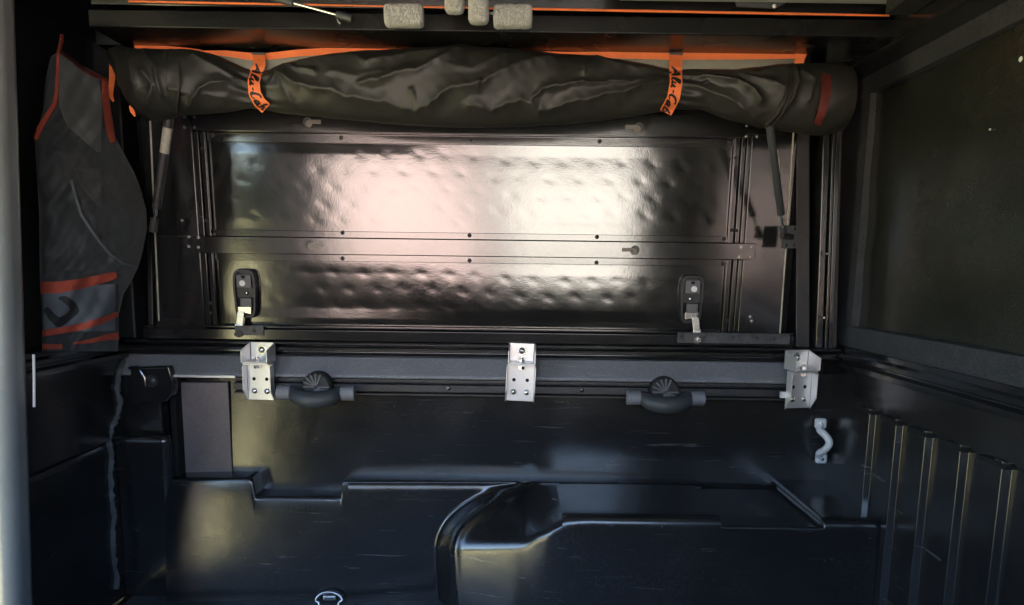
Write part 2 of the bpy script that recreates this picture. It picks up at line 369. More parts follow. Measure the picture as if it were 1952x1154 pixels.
# left corner column, stepping out lower down
zc = P(250,828,1.38).z
cc = M()
cc.box(-.76,-.672,CY+1.405,.06,ZF-.01,zl)
obj('corner_column', cc, TUB, bed, bevel=.006, seg=3)
cc = M(); cc.box(-.76,-.648,CY+1.372,CY+1.402,ZF-.01,zc)
obj('corner_column_base', cc, TUB, bed, bevel=.018, seg=5)
dk = M().box(-.652,-.640,CY+1.395,CY+1.425,ZF-.01,zl)
obj('corner_groove_strip', dk, FLAT_BLACK, bed, bevel=.003)
# left end wall (behind the bag and below the sill)
zs_ = P(240,668,1.42).z
le = M().box(XL-.05,XL,CY+1.10,CY+1.42,zc-.006,zs_-.005)
obj('end_wall_cap', M().box(XL-.09,XL,CY+1.06,CY+1.42,zs_-.004,zs_+.006), GLOSS, bed)
obj('end_wall_upper', le, TUB, bed, bevel=.004)
obj('end_wall_lower', M().box(XL-.05,XL-.006,CY+1.06,CY+1.385,ZF-.01,zc-.004), TUB, bed, bevel=.018, seg=5)
# wobbly sealed seam in the corner
pts = [(236,688),(226,708),(222,740),(228,770),(224,792),(214,812),(207,836),(212,870),(210,905),(212,945),(217,985),(214,1020),(216,1060),(222,1100),(220,1128)]
sm = M(); path = []
for i, (x_, y_) in enumerate(pts): path.append(PX(x_, y_, XL-.0035 if y_ > 830 else XL+.002))
fine = []
for i in range(len(path)-1):
    for k in range(6):
        t = k/6; fine.append(path[i].lerp(path[i+1], t) + Vector((random.uniform(-.0014,.0014), 0, 0)))
sm.tube(fine, [.0042+.0028*random.random() for _ in fine], 8, sq=.6)
obj('sealed_seam', sm, SEAM, bed)
# corner stamping with bolt recess
cb = M()
poly = [(248,700),(322,698),(326,712),(332,735),(330,752),(316,766),(300,768),(276,768),(268,774),(246,776)]
cb.prism([P(x_,y_,1.374) for x_,y_ in poly], (0,.02,0)); obj('corner_plate', cb, GLOSS, bed, bevel=.004, seg=3)
cb = M(); 
rim = [(246,702),(262,700),(268,708),(276,720),(278,740)]
cb.tube([P(x_,y_,1.373) for x_,y_ in rim], .003, 8); 
obj('corner_plate_lip', cb, GLOSS, bed)
cb = M(); 
cb.tube([P(x_,y_,1.373) for x_,y_ in [(246,776),(262,773),(270,766),(280,762),(305,766),(318,762),(326,752),(330,742)]], .0028, 8)
obj('corner_plate_edge', cb, STEEL, bed) if False else obj('corner_plate_edge', cb, GLOSS, bed)
c_ = P(289,727,1.374); obj('corner_bolt', M().dome(c_, (0,-1,0), .0085, .004).cyl(c_+Vector((0,.002,0)), c_+Vector((0,-.001,0)), .012, 20), LATCH, bed)
# rail cap (grey band) and accessory track
sl0, sl1 = P(240,678,1.415), P(1500,690,1.415)
bt0 = P(240,722,1.385)
cap = M(); X0, X1 = -.74, xw(1540,1.4)
ztop = P(870,683,1.415).z; zbot = P(870,723,1.385).z
cap.prism([(X0,CY+1.415,ztop),(X0,CY+1.388,zbot+.004),(X0,CY+1.388,zbot-.002),(X0,.05,zbot-.002),(X0,.05,ztop)], (X1-X0,0,0))
obj('rail_cap', cap, BAND, bed, bevel=.003, seg=3)
trk = M(); zt0 = zbot-.004; zt1 = P(870,757,1.39).z; XT0 = xw(452,1.39)
h_ = (zt0-zt1)
XT1 = xw(1545,1.39)
trk.prism([(XT0,CY+1.398,zt0),(XT0,CY+1.398,zt0-h_*.18),(XT0,CY+1.407,zt0-h_*.22),(XT0,CY+1.407,zt0-h_*.28),(XT0,CY+1.394,zt0-h_*.32),(XT0,CY+1.394,zt0-h_*.74),(XT0,CY+1.407,zt0-h_*.78),(XT0,CY+1.407,zt0-h_*.84),(XT0,CY+1.396,zt0-h_*.88),(XT0,CY+1.396,zt1),(XT0,CY+1.44,zt1),(XT0,CY+1.44,zt0)], (XT1-XT0,0,0))
obj('accessory_track', trk, SATIN, bed, bevel=.0008, seg=2)
e0 = P(322,721,1.384); e1 = P(448,721,1.384)
obj('rail_cap_edge', M().box(e0.x,e1.x,CY+1.383,CY+1.387,zbot-.003,zbot+.001), STEEL, bed)
for px_ in (855,1105):
    c_ = Vector((xw(px_,1.39),CY+1.394,zt0-h_*.5)); obj('track_screw', M().dome(c_, (0,-1,0), .0045, .002), GLOSS, bed)
# front wall with vertical ribs
fwz1 = P(870,681,1.415).z-.0
fw = M()
def rib_section():
    ys = []; Y = CY+1.44
    return ys
segs = []; ribs = [1.273,1.183,1.097,1.009,.92,.83,.74,.65,.56]
pts2 = [(XR, .06)]
for D in ribs:
    y = CY+D; pts2 += [(XR,y+.0145),(XR-.010,y+.009),(XR-.010,y-.009),(XR,y-.0145)]
pts2.append((XR,-1.5))
zr = P(1712,785,1.273).z
fw.grid([[(x,y,zz) for x,y in pts2] for zz in (zr+.006, ZF-.01)])
fw2 = M().box(XR-.004,XR+.04,-1.5,.06,zr+.001,fwz1)
obj('front_wall', fw, TUB, bed, bevel=.0018, seg=2)
obj('front_wall_header', fw2, TUB, bed, bevel=.003)
for D in ribs[:6]:
    y = CY+D
    obj('rib_cap', M().box(XR-.011,XR-.001,y-.016,y+.04,zr-.003,zr+.003), FLAT_BLACK, bed)
# right corner pillar
q0 = P(1662,752,1.36); q1 = P(1666,925,1.36)
obj('corner_bead', M().tube([P(1661,752,1.385),P(1663,800,1.38),P(1664,860,1.38),P(1667,922,1.38)], [.002,.0048,.005,.005], 10), TUB, bed)
obj('corner_pillar', M().prism([P(1655,750,1.395),P(1690,770,1.33),P(1690,930,1.33),P(1660,925,1.395)], (.06,.02,0)), TUB, bed, bevel=.003)
# near side wall of the bed and tailgate side return
obj('near_side_wall', M().box(-.80,.75,-1.58,-1.53,ZF-.1,CZ-.17), TUB, bed, bevel=.01)

# ================================================================== CANOPY
can = thing('canopy', 'glossy black aluminium canopy over the bed, with sill rails, roof beam and right end panel', 'canopy', (0,0,CZ-.15))
zr0 = P(976,-2,1.17).z
# sill rails (three stepped lips)
zsA, zsB = P(870,653,1.42).z, P(870,681,1.415).z
hs = zsA-zsB
sr = M().prism([(XL,CY+1.425,zsA),(XL,CY+1.410,zsA-.001),(XL,CY+1.408,zsA-hs*.22),(XL,CY+1.420,zsA-hs*.30),(XL,CY+1.420,zsA-hs*.36),(XL,CY+1.404,zsA-hs*.42),(XL,CY+1.402,zsA-hs*.62),(XL,CY+1.416,zsA-hs*.70),(XL,CY+1.416,zsA-hs*.78),(XL,CY+1.412,zsB),(XL,.06,zsB),(XL,.06,zsA)], (XR-XL+.0,0,0))
obj('sill_rail', sr, GLOSS, can, bevel=.001)
# left and right sill returns
for nm, X0_, X1_, y0, y1 in (('sill_return', XL-.05, XL+.012, CY+1.06, CY+1.402), ('sill_return', XR-.012, XR+.05, -1.5, CY+1.402)):
    s = M()
    sg = 1 if X0_ < 0 else -1; e = X1_ if X0_ < 0 else X0_; o_ = X0_ if X0_ < 0 else X1_
    s.prism([(o_,y0,zsA+.004),(e-.012*sg,y0,zsA+.004),(e-.012*sg,y0,zsA-.006),(e,y0,zsA-.008),(e,y0,zsA-.016),(e-.009*sg,y0,zsA-.018),(e-.009*sg,y0,zsA-.022),(e+.003*sg,y0,zsA-.024),(e+.003*sg,y0,zsA-.034),(e-.01*sg,y0,zsA-.036),(o_,y0,zsA-.036)], (0,y1-y0,0))
    obj(nm, s, GLOSS, can, bevel=.001)
# left end panel behind the bag
obj('end_panel', M().box(XL-.085,XL-.07,CY+1.06,.06,zsA,zr0+.05), SATIN, can)
# left corner extrusion beside the hatch
obj('corner_extrusion', M().box(xw(238,1.42),xw(283,1.42),-.012,.06,zsA,zr0), SATIN, can, bevel=.004)
# door jamb post on the left, catching daylight
jp = M(); a0, a1 = P(46,0,1.05), P(64,1154,1.05)
jp.hexa([(a1.x-.20,CY+.995,ZF-.02),(a1.x,CY+.995,ZF-.02),(a1.x,CY+1.05,ZF-.02),(a1.x-.20,CY+1.05,ZF-.02),
         (a0.x-.20,CY+.995,zr0),(a0.x,CY+.995,zr0),(a0.x,CY+1.05,zr0),(a0.x-.20,CY+1.05,zr0)])
JAMB = mat('grey sheen jamb', (.27,.285,.28), .28, ior=1.8, bump=[(60,.0006),(500,.0002)], dust=.3, var=.2, dscale=8)
obj('door_jamb', jp, JAMB, can, bevel=.022, seg=5)
obj('weather_strip', M().tube([P(64,676,1.04),P(65,725,1.04),P(65,776,1.04)], .0018, 8), WHITE, can)
# right jamb stack between hatch and end panel
z0_, z1_ = zsA, zr0
def vbar(px0, px1, y, mt, nm, z1=z1_, dpx=0, bev=.002, D=1.42):
    b0, b1 = P(px0,640,D).x, P(px1,640,D).x; t0, t1 = P(px0+dpx,240,D).x, P(px1+dpx,240,D).x
    k = (z1-z0_)/(P(900,240,D).z-P(900,640,D).z)
    t0 = b0+(t0-b0)*k; t1 = b1+(t1-b1)*k
    return obj(nm, M().hexa([(b0,y,z0_),(b1,y,z0_),(b1,.06,z0_),(b0,.06,z0_),(t0,y,z1),(t1,y,z1),(t1,.06,z1),(t0,y+.07,z1)]), mt, can, bevel=bev)
vbar(1517,1543,-.006,SATIN,'jamb_panel')
vbar(1548,1561,-.022,GLOSS,'jamb_rib',dpx=14)
vbar(1563,1568,-.028,GLOSS,'jamb_rib',dpx=14,bev=.001)
vbar(1570,1578,-.026,GLOSS,'jamb_rib',dpx=14,bev=.001)
vbar(1580,1592,-.012,SATIN,'jamb_panel',dpx=10)
vbar(286,296,-.008,SATIN,'jamb_panel',dpx=-8)
# right end: frame, recessed dark panel
def rx(px, py, X=XR): return PX(px, py, X)
y_far = CY+1.385
fy = PX(1640,400,XR).y
zwb = rx(1620,622).z; zwt = rx(1646,184).z
er = M().box(XR,XR+.04,-1.5,.07,zsA+.004,zwb)
er2 = M().box(XR,XR+.04,-1.5,.07,zwt,zr0-.04)
er3 = M().box(XR+.0015,XR+.04,fy,.07,zwb,zwt)
FR = mat('dark grey window frame', (.035,.037,.042), .5, grain=.5, ior=1.5, bump=[(400,.0004)], dust=.15, var=.2, dscale=30, dustcol=(.12,.12,.13))
obj('frame_rail', er, FR, can, bevel=.002); obj('frame_rail', er2, FR, can, bevel=.002); obj('frame_rail', er3, FR, can)
gp = M(); nr, nc = 14, 30
gp.grid([[(XR+.014+.0015*math.sin(j*.9+i*.3)+.001*math.sin(i*1.3), -1.5+(fy+1.5)*j/(nc-1), zwb+(zwt-zwb)*i/(nr-1)) for j in range(nc)] for i in range(nr)])
GP = mat('smudged dark window panel', (.020,.021,.018), .25, grain=.5, ior=1.65, bump=[(9,.002),(450,.0001)], rvar=.07, dust=.12, var=.3, dscale=6, dustcol=(.08,.08,.05))
obj('end_window', gp, GP, can)
obj('roof_side_rail', M().box(XR-.055,XR+.04,-1.5,.02,zr0-.045,zr0+.02), GLOSS, can, bevel=.004)
obj('roof_side_rail', M().box(XR-.095,XR-.056,-1.5,CY+1.15,zr0-.022,zr0+.02), SATIN, can, bevel=.003)
for (px_,py_) in ((1946,113),(1888,247)):
    c_ = rx(px_,py_,XR+.010); obj('bright_rivet', M().dome(c_, (-1,0,0), .0035 if px_ > 1900 else .0015, .002), WHITE, can)
for (px_,py_) in ((1577,250),(1577,484),(1572,606)):
    c_ = P(px_,py_,1.385); obj('rivet', M().dome(c_, (0,-1,0), .003, .002), ZINC, can)
# roof
obj('roof_panel', M().box(-.86,.80,-1.60,.09,zr0+.03,zr0+.06), SATIN, can)
obj('roof_liner', M().box(xw(1150,1.17),xw(1745,1.17),CY+.3,CY+1.165,zr0-.002,zr0+.006), LINER, can)
obj('roof_beam', M().box(xw(236,1.2),XR-.02,CY+1.19,CY+1.29,P(900,61,1.19).z,P(900,27,1.19).z), BEAM, can, bevel=.002)
obj('roof_beam_upper', M().box(xw(236,1.2),XR-.02,CY+1.20,CY+1.29,P(900,19,1.2).z,zr0+.03), GLOSS, can, bevel=.002)
obj('beam_piping', M().tube([P(x_,3+(x_-245)*.0186,1.188) for x_ in (245,450,700,1000,1300,1500,1695)], [.0016,.0016,.0011,.0018,.0018,.0018,.0014], 8), ORANGE, can)
obj('beam_behind_roll', M().box(xw(236,1.3),XR-.02,CY+1.31,.06,P(900,95,1.31).z,zr0+.03), BEAM, can)
zb1 = P(900,10,1.15).z
obj('roof_cross_bar', M().box(-.56,.30,CY+1.09,CY+1.12,zb1+.012,zb1+.03), SATIN, can, bevel=.002)
gu = M().prism([P(1400,-10,1.17),P(1512,-10,1.17),P(1497,6,1.17),P(1478,16,1.17),P(1405,12,1.17)], (0,.004,0)); obj('gusset_plate', gu, GREYP, can)
c_ = P(1476,12,1.165); obj('rivet', M().dome(c_, (0,-1,0), .003, .002), WHITE, can)
# near side header and posts of the opening the photo is taken through
obj('near_header', M().box(-.80,.75,-1.56,-1.50,CZ+.31,zr0+.03), GLOSS, can)
obj('near_post', M().box(.47,.75,-1.58,-1.50,CZ-.17,CZ+.31), RUB, can)
obj('near_post', M().box(-.80,-.73,-1.58,-.90,ZF-.1,zr0+.03), RUB, can)

# ================================================================== SIDE HATCH
hat = thing('side_hatch', 'closed glossy black side hatch with two embossed panels, a cross rail and bright screws', 'hatch', tuple(H0))
uL, uR = H(303,600)[0], H(1487,600)[0]
wt = H(900,215)[1]
# frame
f1 = H(381,400)[0]; f2 = H(1420,400)[0]
def hb(nm, u0,u1,w0,w1,n0,n1,mt=GLOSS,bev=.0015): return obj(nm, M().hbox(u0,u1,w0,w1,n0,n1), mt, hat, bevel=bev)
wA = H(900,258)[1]                                # bottom of top rail
wM1, wM0 = H(900,457)[1], H(900,489)[1]
wB = H(900,626)[1]
hb('frame_rail', uL, f1, .005, wt, 0, .012); hb('frame_rail', f2, uR, .005, wt, 0, .012)
hb('frame_rail', f1, f2, wA, wt, 0, .0115)
hb('cross_rail', f1-.008, f2+.022, wM0, wM1, 0, .0135)
hb('inner_frame', f1, f1+.009, wB, wM0, 0, .008,bev=.001); hb('inner_frame', f1+.0105, f1+.019, wB, wM0, -.004, .004,bev=.001)
hb('inner_frame', f1, f1+.009, wM1, wA, 0, .008,bev=.001); hb('inner_frame', f1+.0105, f1+.019, wM1, wA, -.004, .004,bev=.001)
for wa_, wb_ in ((wB, wM0), (wM1, wA)):
    hb('inner_frame', f2-.007, f2, wa_, wb_, 0, .008,bev=.001); hb('inner_frame', f2-.016, f2-.0085, wa_, wb_, -.002, .006,bev=.001); hb('inner_frame', f2-.027, f2-.018, wa_, wb_, -.006, .002,bev=.001)
# embossed panels with a flat screwed margin
def emboss(u0,u1,w0,w1,nm,strips):
    nu = 420; nw = max(40, int(420*(w1-w0)/(u1-u0)))
    U, W = np.meshgrid(np.linspace(u0,u1,nu), np.linspace(w0,w1,nw))
    ax_, az_ = .054, .031
    uu = (U + .006*np.sin(W*25) + .12*W)/ax_; ww = (W + .003*np.sin(U*17+1) + .03*U)/az_
    q = np.zeros_like(U)
    for dr in (-1,0,1,2):
        rr = np.floor(ww)+dr-0; c_ = np.round(uu - .5*(rr%2)) + .5*(rr%2)
        hsh = np.sin(rr*12.9898+c_*78.233)*43758.5453; hsh = hsh-np.floor(hsh)
        q += -(.8+.4*hsh)*np.exp(-((uu-c_-.16*(hsh-.5)+.22*(ww-rr))/.20)**2 - ((ww-rr+.12*(hsh-.5))/.27)**2)
    nz = .5*np.sin(U*140+3*np.sin(W*90))*np.sin(W*150+2*np.sin(U*75))
    nz2 = np.sin(U*520+2*np.sin(W*330))*np.sin(W*560+2*np.sin(U*290))
    big = .0012*np.sin(U*6.0+.8)*np.cos(W*9)
    mu = np.clip((np.minimum(W-w0, w1-W)-.014)/.02, 0, 1); mv = np.clip((np.minimum(U-u0,u1-U)-.01)/.03,0,1)
    Z = (.00018*q + .00002*nz + .000012*nz2)*mu*mv - .010 + big*mu*mv
    rows = [[HP(U[i,j], W[i,j], Z[i,j]) for j in range(nu)] for i in range(nw)]
    obj(nm, M().grid(rows), PANEL, hat, smooth=180)
pu0, pu1 = f1+.019, f2-.027
emboss(pu0,pu1,wM1,wA,'upper_panel',0); emboss(pu0,pu1,wB,wM0,'lower_panel',0)
for nm,(w0,w1) in (('panel_margin',(wA-.016,wA)),('panel_margin',(wM1,wM1+.012)),('panel_margin',(wM0-.013,wM0))):
    hb(nm, pu0, pu1, w0, w1, -.012, -.0065, GLOSS, .0008)
scr = None
def hdome(nm, px, py, r, n, mt, h=.0022):
    u, w_ = H(px, py, n); c = HP(u, w_, n)
    return obj(nm, M().cyl(c, c+HN*.0006, r*1.35, 14).dome(c, HN, r, h), mt, hat)
for px_,py_ in ((405,258),(650,263),(897,267),(1143,270),(1390,273),(408,441),(653,444),(895,449),(1138,452),(1380,456),(404,488),(653,493),(895,497),(1137,501),(1378,503)):
    # snap to the margin strips
    hdome('screw', px_, py_, .0030, -.0065, LATCH)
for px_,py_ in ((386,283),(391,421),(394,421),(1402,301),(1395,439),(1404,440),(401,578),(401,597),(1387,611)):
    hdome('screw', px_, py_, .0026, .006, LATCH)
for px_,py_ in ((1424,240),(1444,240),(1423,260),(1443,261),(352,223),(370,223),(352,243),(370,243),(360,452),(378,453),(360,470),(378,472),(1413,471),(1432,471),(1410,490),(1430,490),(1430,604),(1433,612),(347,421)):
    hdome('rivet', px_, py_, .0022, .0135 if (px_ in (378,1413,1410)) else .012, ZINC)
KEY = mat('raw aluminium slot', (.2,.18,.16), .5, metal=.3, var=.2, dscale=90)
for (px_,py_,n_,fl_) in ((597,233,.0118,1),(1207,243,.0118,-1),(601,467,.0138,1),(1200,477,.0138,-1)):
    u,w_ = H(px_,py_,n_); s = M()
    c = HP(u-.010*fl_, w_, n_)
    s.cyl(c, c+HN*.0004, .0085, 20)
    obj('slot_ring', s, LATCH, hat)
    s = M().hbox(min(u-.008*fl_,u+.014*fl_), max(u-.008*fl_,u+.014*fl_), w_-.003, w_+.004, n_, n_+.0007)
    c = HP(u-.008*fl_, w_-.003, n_); s.cyl(c, c+HN*.0007, .006, 16)
    obj('keyhole_slot', s, KEY, hat)
# bottom rail and striker plates
wb0, wb1 = H(900,651)[1], H(900,631)[1]
hb('bottom_rail', H(280,630)[0], H(1508,640)[0], wb0, wb1, 0, .018)
hb('bottom_lip', H(280,630)[0], H(1508,640)[0], wb1+.0015, wb1+.005, 0, .012, bev=.001)
def hbpx(nm, px0,py0,px1,py1,n0,n1,mt,bev=.001):
    u0,w1 = H(px0,py0,n1); u1,w0 = H(px1,py1,n1); return hb(nm,u0,u1,w0,w1,n0,n1,mt,bev)
hbpx('striker_plate',447,621,503,640,.018,.0205,PLATE); hbpx('striker_plate',1292,634,1505,657,.018,.0205,PLATE)
for x_,y_ in ((485,631),(1300,641),(1343,642),(1398,643),(1444,645),(1476,646)): hdome('rivet',x_,y_,.0024,.0205,LATCH)
# bright door edges
for (xa,ya,xb,yb_) in ((286,225,303,612),(1514,235,1487,636)):
    pa, pb = H(xa,ya,.013), H(xb,yb_,.013)
    obj('edge_seal', M().tube([HP(pa[0],pa[1],.013), HP(pb[0],pb[1],.013)], .0016, 8), STICK, hat)
obj('hatch_backing', M().hbox(uL-.02,uR+.02,.0,wt+.05,-.03,-.016), FLAT_BLACK, hat)
obj('frame_rail', M().hbox(uL,uR,wt,wt+.07,-.01,.006), GLOSS, hat)

# ================================================================== LATCHES
def mk_latch(label, px, py, flip):
    u,w_ = H(px,py,0); base = HP(u,w_,-.006)
    t = thing('hatch_latch', label, 'latch', tuple(base), 'paddle latches on the hatch', rot=(ALPHA,0,0))
    # local: x right, z up along hatch, -y to the viewer
    s = M()
    W, Hh = .021, .045
    out = []
    for k in range(32):
        th = 2*math.pi*k/32; cx, sz = math.cos(th), math.sin(th)
        p = 5.0; r = (abs(cx)**p+abs(sz)**p)**(-1/p); out.append((W*cx*r*(1-.06*(sz<0)*1), Hh*sz*r))
    inn = [(x*.80, z*.90) for x,z in out]
    yo = -.012
    s.add([(x,0,z) for x,z in [(a*1.06,b*1.03) for a,b in out]]+[(x,yo,z) for x,z in out]+[(x,yo,z) for x,z in inn]+[(x,yo+.007,z) for x,z in inn],
          [[i,(i+1)%32,32+(i+1)%32,32+i] for i in range(32)]+[[32+i,32+(i+1)%32,64+(i+1)%32,64+i] for i in range(32)]+[[64+i,64+(i+1)%32,96+(i+1)%32,96+i] for i in range(32)]+[list(range(96,128))])
    obj('housing', s, LATCH, t, local=True, bevel=.0008)
    obj('button', M().box(-.014,.014,-.013,-.004,.011,.036), LATCHG, t, local=True, bevel=.0015)
    obj('lock_pin', M().tube([(-.002*flip,-.013,.020),(-.002*flip,-.0150,.020)], .0055, 18), WHITE, t, local=True)
    obj('slot_shade', M().box(-.004,.003,-.0134,-.012,.029,.034), FLAT_BLACK, t, local=True)  # thin black sheet, slot shade put into its colour
    obj('screw', M().dome((.002*flip,-.006,.001),(0,-1,0),.0042,.0035), ZINC, t, local=True)
    obj('paddle', M().box(-.009,.012,-.012,-.004,-.027,-.008), LATCHG, t, local=True, bevel=.001)
    obj('recess', M().box(-.016,.016,-.0058,-.005,-.029,-.007), FLAT_BLACK, t, local=True)  # flat black sheet painting the shade behind the paddle
    # zinc hook arm
    k = flip
    a = M()
    a.prism([(.013*k,-.016,-.024),(-.013*k,-.016,-.024),(-.012*k,-.016,-.036),(.000*k,-.016,-.036),(.012*k,-.016,-.038)][::1], (0,.003,0))
    a.prism([(.000*k,-.0185,-.033),(-.013*k,-.0185,-.033),(-.017*k,-.020,-.058),(-.004*k,-.020,-.058)], (0,.003,0))
    a.prism([(-.003*k,-.022,-.056),(-.018*k,-.022,-.056),(-.018*k,-.024,-.072),(-.015*k,-.024,-.077),(-.007*k,-.024,-.077),(-.004*k,-.024,-.072)], (0,.003,0))
    hk = obj('hook_arm', a, ZINC, t, local=True, bevel=.0008)
    obj('hook_roller', M().tube([(-.009*k,-.030,-.074),(-.009*k,-.020,-.074)], .0065, 16).tube([(-.013*k,-.032,-.074),(-.013*k,-.029,-.074)], .004, 10), ZINC if k < 0 else LATCH, t, local=True)
    return t
mk_latch('left paddle latch with dark roller, above the small striker plate', 468, 560, 1)
mk_latch('right paddle latch with bright hook, above the long dusty striker plate', 1318, 571, -1)

# ================================================================== GAS STRUTS
def strut(label, A_, B_, ra, split, sticker=None, extra=None):
    A_, B_ = Vector(A_), Vector(B_); t = thing('gas_strut', label, 'gas strut', tuple(A_), 'gas struts')
    d = (B_-A_); m_ = A_+d*split
    obj('cylinder', M().tube([A_, m_-d*.01, m_], [ra, ra, ra*.75], 20), extra or SATIN, t)
    obj('rod', M().tube([m_, B_], ra*.42, 12), ZINC, t)
    obj('end_socket', M().tube([B_-d.normalized()*.008, B_+d.normalized()*.016], ra*.95, 14), SATIN if not extra else GREYP, t)
    if sticker:
        obj('sticker', M().tube([A_+d*sticker[0], A_+d*sticker[1]], ra*1.04, 20, cap=False), STICK, t)
    return t
strut('left gas strut with a pale worn sticker near the top', P(323,222,1.29), P(294,425,1.33), .0075, .86, (.10,.33))
s = strut('right gas strut with grey barrel, below the right end of the roll', P(1464,215,1.26), P(1493,440,1.33), .0064, .86, None, GREYP)
br = M(); c0 = P(1506,452,1.345)
br.box(c0.x-.014,c0.x+.014,c0.y,c0.y+.004,c0.z-.02,c0.z+.02)
obj('strut_bracket', br, GREYP, s, bevel=.001)
obj('ball_stud', M().tube([P(1490,450,1.325),P(1510,452,1.34)], .005, 12), LATCH, s)
for dx,dz in ((.008,.014),(.008,-.014),(-.006,-.015)): obj('screw', M().dome(c0+Vector((dx,0,dz)),(0,-1,0),.003,.002), LATCH, s)
obj('label_strip', M().tube([P(1482,286,1.295),P(1487,331,1.305)], .0012, 6), STICK, s)
strut('thin gas strut slanting under the roof beside the pile pads', P(500,-10,1.16), P(652,31,1.14), .0052, .40, None, GREYP)
e = thing('hook_ring', 'small black ring hook at the end of the roof strut', 'hook', tuple(P(655,36,1.14)))
obj('ring', M().tube([P(655,36,1.14)+Vector((.008*math.cos(a),0,.008*math.sin(a))) for a in np.linspace(-.6,4.2,18)], .0022, 8), GLOSS, e)

# ================================================================== PILE CLOTH PADS
def pad(label, px0,py0,px1,py1,D, horiz):
    a_, b_ = P(px0,(py0+py1)/2,D), P(px1,(py0+py1)/2,D)
    t_, u_ = P((px0+px1)/2,py0,D), P((px0+px1)/2,py1,D)
    if horiz: p0, p1, r = a_, b_, (t_-u_).length/2
    else: p0, p1, r = t_, u_, (a_-b_).length/2
    s = M(); n_, k_ = 60, 40; rows = []
    d = p1-p0; Ln = d.length; d.normalize(); ax = Vector((0,1,0)); bx = d.cross(ax)
    for i in range(n_+1):
        t = i/n_; e_ = min(t, 1-t)*Ln; rr = r*min(1, math.sqrt(max(0, 1-(1-min(1,e_/.007))**2))*.35+.65) if 0 < i < n_ else r*.05
        rows.append([p0+d*(t*Ln)+(ax*math.cos(q)+bx*math.sin(q))*(rr*(abs(math.cos(q))**6+abs(math.sin(q))**6)**(-1/6.*.6)+random.uniform(-.0006,.0006)) for q in [2*math.pi*j/k_ for j in range(k_)]])
        rows[-1].append(rows[-1][0])
    o = obj('pile_pad', s.grid(rows), FOAM, None, smooth=180); o['label'] = label; o['category'] = 'pad'; o['group'] = 'grey pile pads under the roof'
    return o
pad('leftmost grey pile pad, lying level below the roof strut', 733,10,808,52,1.13,True)
pad('shortest upright grey pile pad, cut by the top of the picture', 848,-22,885,25,1.12,False)
pad('long upright grey pile pad beside the rightmost pad', 893,-22,932,45,1.11,False)
pad('rightmost grey pile pad, lying level by the orange piping', 940,11,1015,54,1.12,True)
rod = obj('pad_rod', M().tube([P(925,24,1.11),P(950,27,1.12)], .002, 8), ZINC, None); rod['label']='thin metal rod joining the two right pads'; rod['category']='rod'

# ================================================================== ROLLED FABRIC
DC = 1.275
top = [(210,94),(232,91),(262,101),(286,102),(335,101),(360,101),(380,103),(420,112),(468,132),(500,139),(520,135),(554,124),(632,110),(710,104),(788,101),(879,96),(952,100),(1056,110),(1134,114),(1212,125),(1277,134),(1316,134),(1394,138),(1440,134),(1480,129),(1510,129),(1560,128),(1600,131),(1612,135)]
bt = [(210,120),(225,150),(246,196),(262,216),(286,227),(312,222),(335,214),(390,212),(468,206),(515,211),(606,218),(684,225),(788,233),(892,237),(1004,235),(1108,229),(1212,217),(1290,208),(1342,206),(1381,220),(1400,226),(1457,238),(1500,245),(1540,250),(1570,253),(1592,249),(1612,243)]
tx, ty = zip(*top); bx_, by_ = zip(*bt)
folds = [ # (polyline, amplitude, width px)
 ([(541,148),(580,172),(645,182),(671,192),(739,201),(796,216),(822,205),(856,185),(918,172)], 6.5, 11),
 ([(580,130),(632,125),(674,117),(710,135),(775,122),(840,114),(879,101)], 5, 9),
 ([(700,173),(749,161),(809,148),(856,127),(879,104)], 6, 10),
 ([(502,143),(549,133),(567,138),(610,150)], 5, 8), ([(541,148),(520,170),(516,190)], 4, 8), ([(541,148),(560,190),(570,214)], 3.5, 9),
 ([(900,208),(939,214),(994,199),(1012,205),(1027,216),(1082,203),(1134,192),(1186,182),(1264,161)], 6.5, 10),
 ([(913,179),(978,143),(1046,125)], 6, 12), ([(1108,151),(1116,138),(1137,117),(1150,130),(1199,140),(1264,146)], 5, 8),
 ([(1009,200),(1035,182),(1082,172),(1160,169),(1238,164)], 5, 7), ([(796,216),(800,200),(792,185)], 4, 6),
 ([(1316,153),(1360,158),(1394,166),(1420,180),(1437,201)], 6.5, 6), ([(1310,170),(1350,183),(1390,200),(1430,226)], 6, 9), ([(1316,150),(1370,148),(1430,150),(1480,140)], 4, 8),
 ([(1310,176),(1340,165)], 4, 7), ([(1400,152),(1440,165),(1480,180)], 4.5, 10),
 ([(286,104),(312,130),(325,146),(328,190)], 5, 7), ([(369,203),(403,177),(430,168),(468,161)], 6, 9), ([(387,120),(420,136),(455,153)], 5, 8), ([(345,180),(380,186),(440,190)], 3.5, 9),
 ([(300,150),(318,175),(300,205)], 4, 8),([(262,96),(275,130),(282,170)], 4, 7),([(335,95),(340,150),(336,212)], 3, 3),
 ([(1500,130),(1502,170),(1490,205),(1461,238)], 4.5, 4),([(1512,150),(1530,165),(1520,200)], 3, 8),([(860,140),(900,150),(960,120)], 3, 14),([(640,150),(690,160),(760,150)], 3, 12)]
NS, NA = 760, 150
pxs = np.linspace(210, 1612, NS); tp = np.interp(pxs, tx, ty); bp_ = np.interp(pxs, bx_, by_)
kern = np.hanning(15); kern /= kern.sum()
def smo(a): return np.convolve(np.pad(a, 7, mode='edge'), kern, 'valid')
tp, bp_ = smo(tp), smo(bp_)
cy = (tp+bp_)/2; rp = (bp_-tp)/2
ang = np.linspace(0, 2*math.pi, NA+1)[:-1]
PXg, AN = np.meshgrid(pxs, ang, indexing='ij'); CYg = cy[:,None]; RP = rp[:,None]
PYg = CYg - RP*np.sin(AN)
fld = np.zeros_like(PXg)
